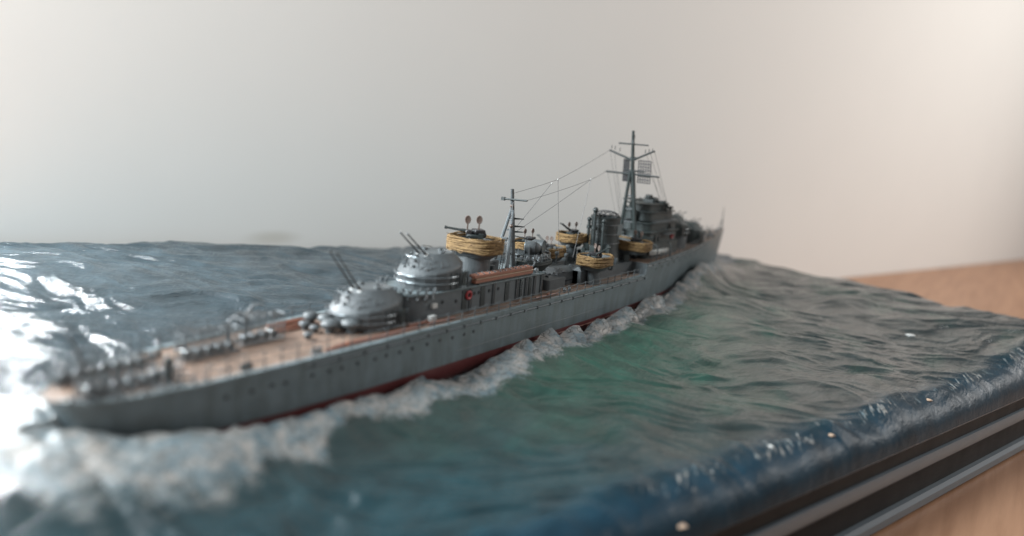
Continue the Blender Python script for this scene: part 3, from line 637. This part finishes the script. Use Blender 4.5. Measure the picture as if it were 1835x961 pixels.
for y0, y1 in ((-8.6, -2.6), (2.2, 5.0)):
    b = MB()
    for i in range(6): y = y0+(y1-y0)*i/5; b.cyl((245.6, y, 52.4), (244.6, y, 62.4), .26, n=4)
    for i in range(8): z = 52.4+i*1.43; b.cyl((245.6-.1*(z-52.4), y0, z), (245.6-.1*(z-52.4), y1, z), .26, n=4)
    b.build('radar_antenna', BLACK, fm)
    b = MB(); b.cyl((245, (y0+y1)/2, 57.4), (244.6, 0, 57.6), .3, n=6); b.build('radar_bracket', DARK, fm)
for y in (-10, -8.4, -6.6, 8.6, 10.4, 6): MB().cyl((241.6, y, 64.5+abs(y)*.2), (241.6, y, 66.2+abs(y)*.2), .16, n=5).build('insulator', DARK, fm)

# ------------------------------------------------------------------ rigging
def wire(*pts, r=.085):
    b = MB(); q = []
    for a, c in zip(pts[:-1], pts[1:]):
        a, c = Vector(a), Vector(c); n = 10; L_ = (c-a).length
        q += [a.lerp(c, i/n)-Vector((0, 0, L_*.006*4*(i/n)*(1-i/n))) for i in range(n)]
    q.append(Vector(pts[-1])); b.tube(q, r, 4); return b.build('rigging_wire', WIRE, ship)
K1, K2 = (180.8, 0, 53.4), (204, -1.5, 53.6)
wire((151, 0, 48.4), K1, (241.3, 11, 66)); wire((150.8, -6.7, 46.7), K2, (244.2, 13.2, 56.2))
wire(K1, (188, 0, 18)); wire(K2, (196.5, -1, 21.5)); wire((176.3, 0, 51.8), (155, 0, 36)); wire(K2, (155.5, 0, 34.5))
for y, x2, y2 in ((12.6, 250, 7), (9.6, 251, 5.5), (7.4, 252, 4.6)): wire((244.2, y, 56), (x2, y2, 30), r=.07)
for y, z in ((11, 65.8), (8.6, 64.9)): wire((241.5, y, z), (253, 6.5, 30), r=.07)
for y, z in ((-11, 67), (-7.4, 65.4), (-9.2, 66.2)): wire((241.5, y, z), (276, y*.8, 34), r=.07)
for y in (-12.8, -9.6): wire((244.2, y, 56), (278, y*.7, 34), r=.07)
for p in (K1, K2, (176.8, 0, 51.9)): MB().sphere(p, .34, 8, 5).build('rigging_insulator', CANVAS, ship)

# ------------------------------------------------------------------ foredeck
b = MB(); b.loft([[(346, y, 20.8), (345.4, y, 23)] for y in (0, 4, 6.6)], False, False); b.loft([[(346, -y, 20.8), (345.4, -y, 23)] for y in (0, 4, 6.6)], False, False); b.build('breakwater', GREY, ship)
b = MB(); b.cyl((376, 0, 23.2), (374.8, 0, 36.8), .32, .14, 6); b.cyl((376, 0, 23.2), (377.4, 0, 23.2), .2, n=5); b.tube([(370, 1.2, 23), (375.2, 0, 30)], .16, 5); b.tube([(370, -1.2, 23), (375.2, 0, 30)], .16, 5); b.build('jackstaff', GREY, ship)
for x, y in ((352, 1.6), (352, -1.6), (360, 2.2), (360, -2.2), (340, 5), (340, -5)):
    b = MB(); b.cyl((x, y, zdeck(x)-.3), (x, y, zdeck(x)+1.5), .6, .5, 9); b.cyl((x, y, zdeck(x)+1.4), (x, y, zdeck(x)+1.8), .9, n=9); b.build('bollard', DARK, ship)

# ------------------------------------------------------------------ quarterdeck fittings
def vent(x, y, r, h):
    b = MB(); z = zdeck(x)-.3; b.lathe([(r*.55, 0), (r*.55, h*.5), (r, h*.55), (r*1.02, h*.7), (r*.8, h*.9), (r*.35, h)], (x, y, z), 14); b.build('mushroom_vent', HOUSE if random.random() < .4 else GREY, ship)
for q in ((70.5, 8.2, 2.2, 3.8), (72.2, 3.6, 2.4, 4.0), (69.6, -1.2, 2.5, 3.9), (73.8, -4.8, 2.7, 4.2), (66.2, 5.2, 1.6, 2.6), (66.6, 1.6, 1.4, 2.2), (61.5, -2, 1.3, 2)): vent(*q)
dm = MB(); dm.cyl((0, -1.15, 0), (0, 1.15, 0), .95, n=12); dm.cyl((0, -1.25, 0), (0, -.95, 0), 1.04, n=12); dm.cyl((0, 1.25, 0), (0, .95, 0), 1.04, n=12); dme = dm.mesh('depth_charge', METAL)
def rack(x0, x1, y, z, tall):
    b = MB()
    for sy in (-1.6, 1.6):
        b.tube([(x0, y+sy, z), (x0, y+sy, z+tall), (x1, y+sy, z+tall*.82), (x1, y+sy, z)], .26, 5); b.tube([(x0, y+sy, z+.5), (x1, y+sy, z+.5)], .22, 5); b.tube([(x0, y+sy, z+tall*.5), (x1, y+sy, z+tall*.45)], .16, 5)
        n = int((x1-x0)/1.2)
        for i in range(1, n): x = x0+(x1-x0)*i/n; b.cyl((x, y+sy, z), (x+random.uniform(-.2, .2), y+sy, z+tall*.9), .19, n=5)
    for x in np.linspace(x0, x1, 5): b.cyl((x, y-1.6, z+tall*.85), (x, y+1.6, z+tall*.85), .18, n=5); b.cyl((x, y-1.6, z+.4), (x, y+1.6, z+.4), .18, n=5)
    o = b.build('depth_charge_rack', METAL, ship)
    for x in np.arange(x0+1.3, x1-.6, 2.7): link('depth_charge', dme, o, (x+random.uniform(-.3, .3), y, z+1.6), R(random.uniform(-7, 7)))
    return o
rack(29, 43, 2.4, 11.4, 7.2); rack(45.5, 57.5, 4.2, 11.6, 8.0); rack(4, 24, 5.4, 10.8, 3.6); rack(4, 24, -5.4, 10.8, 3.6)
b = MB(); b.tube([(50, 8.6, 11.7), (50.5, 8.8, 18), (52, 8, 20.2), (54, 6.5, 20.6)], [.5, .45, .4, .35], 7); b.build('loading_davit', GREY, ship)
b = MB(); b.tube([(44, 7, 11.7), (44.3, 7.2, 17.2), (45.8, 6.2, 18.6), (47.6, 5, 18.4)], [.5, .45, .4, .35], 7); b.build('loading_davit', GREY, ship)
b = MB(); b.cyl((20, -9, 10.8), (20, -9, 16.4), .85, .75, 9); b.sphere((20, -9, 16.4), 1.05, 9, 6); b.build('towing_post', DARK, ship)
b = MB(); b.cyl((9, 0, 10.8), (4.5, 0, 23), .55, .22, 7); b.tube([(12, -2, 11), (7, 0, 17), (12, 2, 11)], .2, 5); b.build('ensign_staff', GREY, ship)
for x, y in ((36, -11.4), (55, -12.6), (12, 0), (26, 9), (33, 10.5)):
    b = MB(); z = zdeck(x)-.3
    b.cyl((x, y, z), (x, y, z+1.5), .55, .5, 8); b.cyl((x+1.6, y, z), (x+1.6, y, z+1.5), .55, .5, 8); b.sphere((x, y, z+1.5), .55, 8, 5, .5); b.sphere((x+1.6, y, z+1.5), .55, 8, 5, .5); b.box((x+.8, y, z+.2), (3.2, 1.2, .4), bev=.1); b.build('bollard', METAL if x % 2 else DARK, ship)
for x0, x1, y in ((58, 72, 6.8), (60, 71, 9.4), (96, 108, -13), (90, 101, -10.8), (60, 100, 12.2), (60, 100, 13.2), (58, 92, -13.4), (62, 92, -12.2)):
    b = MB(); b.tube([(x0+(x1-x0)*t, y+.25*math.sin(9*t), zdeck(x0)+.25) for t in np.linspace(0, 1, 12)], .42, 6); b.build('spar', WOODP, ship)
b = MB(); b.sphere((0, 0, 0), .42, 7, 5); me = b.mesh('chain_link', METAL)
for i in range(60):
    x = random.uniform(2, 27); y = random.choice((-1, 1))*random.uniform(interp(x, DECKB)*.55, interp(x, DECKB)*.93); link('chain_link', me, deck, (x, y, zdeck(x)+random.uniform(0, .3)))
b = MB(); b.tube([(152, -13.2, 12.8), (158, -13.5, 12.8), (166, -13.7, 12.8)], .4, 5); b.box((160, -13.6, 13.3), (2.4, .8, .5), .2); b.build('boat_hook', WOODP, ship)
for x in (172, 175.5): b = MB(); b.sphere((x, -13, 13.3), .8, 8, 5); b.cyl((x, -13, 12.2), (x, -13, 13.3), .5, n=8); b.build('capstan', METAL, ship)

# ------------------------------------------------------------------ the resin sea
def perlin(x, y, seed):
    g = np.random.default_rng(seed); perm = g.permutation(256); ang = g.uniform(0, 2*np.pi, 256)
    xi = np.floor(x).astype(int); yi = np.floor(y).astype(int); xf = x-xi; yf = y-yi
    def gr(ix, iy, dx, dy):
        a = ang[perm[(perm[ix & 255]+iy) & 255]]; return np.cos(a)*dx+np.sin(a)*dy
    f = lambda t: t*t*t*(t*(t*6-15)+10); a, c = f(xf), f(yf)
    return ((gr(xi, yi, xf, yf)*(1-a)+gr(xi+1, yi, xf-1, yf)*a)*(1-c) + (gr(xi, yi+1, xf, yf-1)*(1-a)+gr(xi+1, yi+1, xf-1, yf-1)*a)*c)*1.5
def fbm(x, y, seed, o=4, g=.5):
    s_ = 0; am = 1
    for k in range(o): s_ = s_+am*perlin(x*2**k, y*2**k, seed+k); am *= g
    return s_
def sst(a, c, x): t = np.clip((x-a)/(c-a), 0, 1); return t*t*(3-2*t)
NU, NV = 800, 480
uu, vv = np.meshgrid(np.linspace(UL, UR, NU), np.linspace(VN, VF, NV), indexing='ij')
X = uu*UX-vv*UY; Y = uu*UY+vv*UX
bX = np.interp(X, [a for a, c in WATB], [c for a, c in WATB]); 
dist = np.abs(Y)-bX; dist = np.where(X < 0, np.hypot(np.maximum(np.abs(Y)-1, 0), X), dist); dist = np.where(X > 372, np.hypot(np.abs(Y), X-372), dist)
far = 9.6-6.3*sst(0, 215, uu)-3.2*sst(215, 400, uu); near = -8+8*sst(290, 410, uu)
H = near+(far-near)*sst(-60, 150, vv)
# rolling waves, crests lying across the line of sight
pr = X*math.sin(YAW)-Y*math.cos(YAW); qv = X*math.cos(YAW)+Y*math.sin(YAW)
wx, wy = fbm(X/70, Y/70, 91, 3)*16, fbm(X/70, Y/70, 95, 3)*16
H += 1.9*fbm((pr+wx)/60, (qv+wy)/26, 11, 3) 
r1 = 1-np.abs(fbm((pr+wx)/38, (qv+wy)/13, 21, 3)); H += 1.2*(r1-.72)
r2 = 1-np.abs(fbm((pr+wy)/17, (qv+wx)/5.5, 31, 3)); calm = .45+.55*sst(-.3, .4, fbm(X/60, Y/60, 41, 2)); grn0 = np.exp(-((X-190)/75)**2-((dist-24)/26)**2)*(Y < 0); H += .27*(r2-.7)*calm*(1-.6*grn0)
H += .08*fbm((pr+wx)/6, (qv+wy)/2.2, 51, 3)*calm
# water piled against the hull, trough and bow wave
HC = [(-40, 2), (-20, 4.6), (-4, 4.8), (9, 3.8), (23, 3.0), (36, .6), (55, .4), (66, .2), (72, -1), (83, 0), (91, -2.2), (98, -3.6), (110, -3.8), (117, -1), (125, .4), (140, .2), (155, -.4), (166, -2.4), (180, -3), (195, -2.2), (205, -1.6), (215, -3.8), (230, -1.2), (243, -.8), (252, -2), (265, .6), (280, 3.2), (295, 6.6), (312, 9.6), (330, 8.6), (350, 6), (372, 3), (390, .5), (420, -1)]
HP = [(-40, 4), (0, 6), (40, 3), (90, 1), (160, 1.5), (230, 1), (290, 5), (320, 9), (350, 7), (390, 1)]
hs = np.interp(X, *zip(*HC))+.8*fbm(X/14, Y/14, 61, 3); hp = np.interp(X, *zip(*HP))+.8*fbm(X/14, Y/14, 65, 3)
hc = np.where(Y < 0, hs, hp)
ridge = 5.2+1.2*fbm(X/22, Y/90, 71, 2)
wgt = np.where(dist < ridge, np.where(X < 8, 1.0, np.exp(-((dist-ridge)/3.2)**2)), np.exp(-((dist-ridge)/(11+14*sst(40, -10, X)))**2))
H = H+(hc-H)*wgt
H = np.where(dist < 3, H-2.6*sst(3, 0, dist)*sst(60, 110, X)*sst(270, 220, X), H)
wm = sst(.4, 1.0, (12-dist)/8)*(dist < 14)
lump = 1-np.abs(fbm(X/7, Y/7, 161, 3)); H += wm*1.5*(lump-.65)*sst(300, 250, X)
# rounded, broken rim of the block
e = vv-VN; dm_ = .55+.45*sst(1, 20, e); Hs = near+(far-near)*sst(-60, 150, vv); H = Hs+(H-Hs)*dm_; rim = np.clip((11-e)/11, 0, 1); 
H += 1.1*np.exp(-((e-12)/4)**2)*(.4+fbm(uu/22, vv/12, 81, 2))
H = H-(1-np.sqrt(np.maximum(0, 1-rim**2)))*(H+18)*.98
for ed in (uu-UL, UR-uu, VF-vv):
    k = np.clip((3-ed)/3, 0, 1); H -= (1-np.sqrt(np.maximum(0, 1-k**2)))*1.5
# foam coverage: white water beside the hull, wake, and streaks on the breaking rim
wid = (1+.45*fbm(X/18, Y/60, 141, 2))*np.interp(X, [-40, -10, 10, 30, 60, 90, 130, 200, 250, 300, 340, 380], [34, 30, 25, 19, 16, 14, 17, 15, 14, 15, 12, 6])
fm_ = np.where(Y < 0, 1.1*(1-sst(.35, 1.2, dist/wid)), .8*(1-sst(.3, 1.0, dist/wid)))
fm_ = fm_*np.where(X > 385, .4, 1)*(1-.36*sst(40, 0, X)*sst(5, 14, dist))
fm_ = np.maximum(fm_, 0.98*sst(.0, .45, fbm((uu*.75+vv*.7)/6, (uu-vv*.8)/1.7, 101, 4))*(.55+.45*sst(-.2, .3, fbm(uu/30, vv/30, 107, 2)))*np.exp(-((e-9.0)/3.6)**2)*sst(80, 125, uu))
fm_ = np.maximum(fm_, 0*sst(.45, .7, fbm((pr+wx)/24, (qv+wy)/6, 111, 4)))
# resin tint: bottle green by the hull, slate further out, blue at the thin rim and to port
grn = np.clip(.78*np.exp(-((X-185)/95)**2-((dist-20)/36)**2)*(1+.35*fbm(X/40, Y/26, 121, 2))+.22*sst(.1, .5, fbm(X/48, Y/24, 125, 3))*sst(80, 150, X+.5*uu), 0, 1)*(Y < 0)
blu = np.clip(sst(20, 4, e), 0, 1); teal = sst(70, 20, e)*sst(160, 60, uu)
slate = np.array((.018, .027, .028)); GR = np.array((.011, .066, .044)); BL = np.array((.009, .029, .046)); PT = np.array((.028, .042, .050)); TE = np.array((.005, .034, .046)); 
C = slate+(GR-slate)*grn[..., None]; C = C+(TE-C)*(.75*teal*(Y < 0))[..., None]; C = C+(BL-C)*blu[..., None]
C = C+(PT-C)*((Y > 0)*sst(0, 25, dist)*(1-blu))[..., None]; C = C*(1+.3*fbm(X/9, Y/9, 131, 3))[..., None]; C = np.clip(C, .003, 1)
verts = np.stack([X*S, Y*S, H*S], -1).reshape(-1, 3)
ii = np.arange(NU*NV).reshape(NU, NV); quads = np.stack([ii[:-1, :-1], ii[1:, :-1], ii[1:, 1:], ii[:-1, 1:]], -1).reshape(-1, 4)
nb = NU*NV; loop = np.concatenate([ii[:, 0], ii[-1, 1:], ii[-2::-1, -1], ii[0, -2:0:-1]])
bot = verts[loop].copy(); bot[:, 2] = -18.3*S; k = len(loop); nx = np.roll(np.arange(k), -1)
skirt = np.stack([loop, np.arange(k)+nb, nx+nb, loop[nx]], -1)
me = bpy.data.meshes.new('sea'); me.from_pydata(np.concatenate([verts, bot]).tolist(), [], np.concatenate([quads, skirt]).tolist())
me.materials.append(SEA); me.polygons.foreach_set('use_smooth', [True]*len(quads)+[False]*len(skirt))
ca = me.color_attributes.new('resin', 'FLOAT_COLOR', 'POINT')
cc = np.ones((nb+k, 4), np.float32); cc[:nb, :3] = C.reshape(-1, 3); cc[:nb, 3] = ((.25+.75*((Y > 0)*sst(0, 20, dist)*sst(230, 120, uu)))*sst(9, 16, e)).ravel(); cc[nb:, :3] = BL*.6; ca.data.foreach_set('color', cc.ravel())
fa = me.attributes.new('foam', 'FLOAT', 'POINT'); ff = np.zeros(nb+k, np.float32); ff[:nb] = fm_.ravel(); fa.data.foreach_set('value', ff)
sea = link('sea', me); sea['kind'] = 'structure'

# curling foam crests thrown off the hull
def crest(x0, x1, h, base=-7, lean=1.4, seed=0):
    n = 22; secs = []
    for i in range(n+1):
        t = i/n; x = x0+(x1-x0)*t
        en = (.5+.5*t**1.3)*(1-max(0, (t-.88)/.12)**2.2)**.5*min(1, t/.12+.15) if t < 1 else 0
        zt = base+(h-base)*max(.02, en)+.35*math.sin(7*t+seed); y0 = -side(min(x, 330), 0)
        th = 2.6*(.3+.7*en); o = .9*math.sin(5*t+seed*2)+.4*math.sin(13*t+seed); s_ = []
        for a in range(0, 181, 15):      # rounded lip, fuller on the outside
            ca_, sa = math.cos(R(a)), math.sin(R(a))
            s_.append((x+lean*sa*en*1.2, y0-4.6-o-ca_*th*(2.7 if a < 90 else 1.0), base+(zt-base)*sa**.75*(1+.06*math.sin(a*.13+9*t+seed))))
        secs.append(s_)
    b = MB(); b.loft(secs, False, False); return b.build('foam_crest', FOAM, sea)
for q in ((64, 88, .9, 0), (116, 137, 2.6, 1), (131, 153, 3.6, 7), (147, 167, 2.8, 2), (164, 190, 1.8, 3), (178, 212, 3.2, 8), (213, 247, 4.2, 4), (36, 63, 1.0, 5), (248, 284, 4.4, 6)): crest(*q[:3], seed=q[3])
# paint chips and flecks on the rim
for u_, v_, s_, mat in ((113, -68.6, .9, WOODL), (186, -63, .8, WOODL), (252, -62.4, .9, WOODL), (160, -60, .7, CANVAS), (335, -20, 1.6, CANVAS)):
    i = int((u_-UL)/(UR-UL)*(NU-1)); j = int((v_-VN)/(VF-VN)*(NV-1)); b = MB(); b.sphere((0, 0, 0), s_*1.2, 9, 5, .35)
    b.v = [(x*random.uniform(.5, 1.5), y*random.uniform(.5, 1.5), z) for x, y, z in b.v]; b.build('foam_fleck', mat, sea, (X[i, j], Y[i, j], H[i, j]))
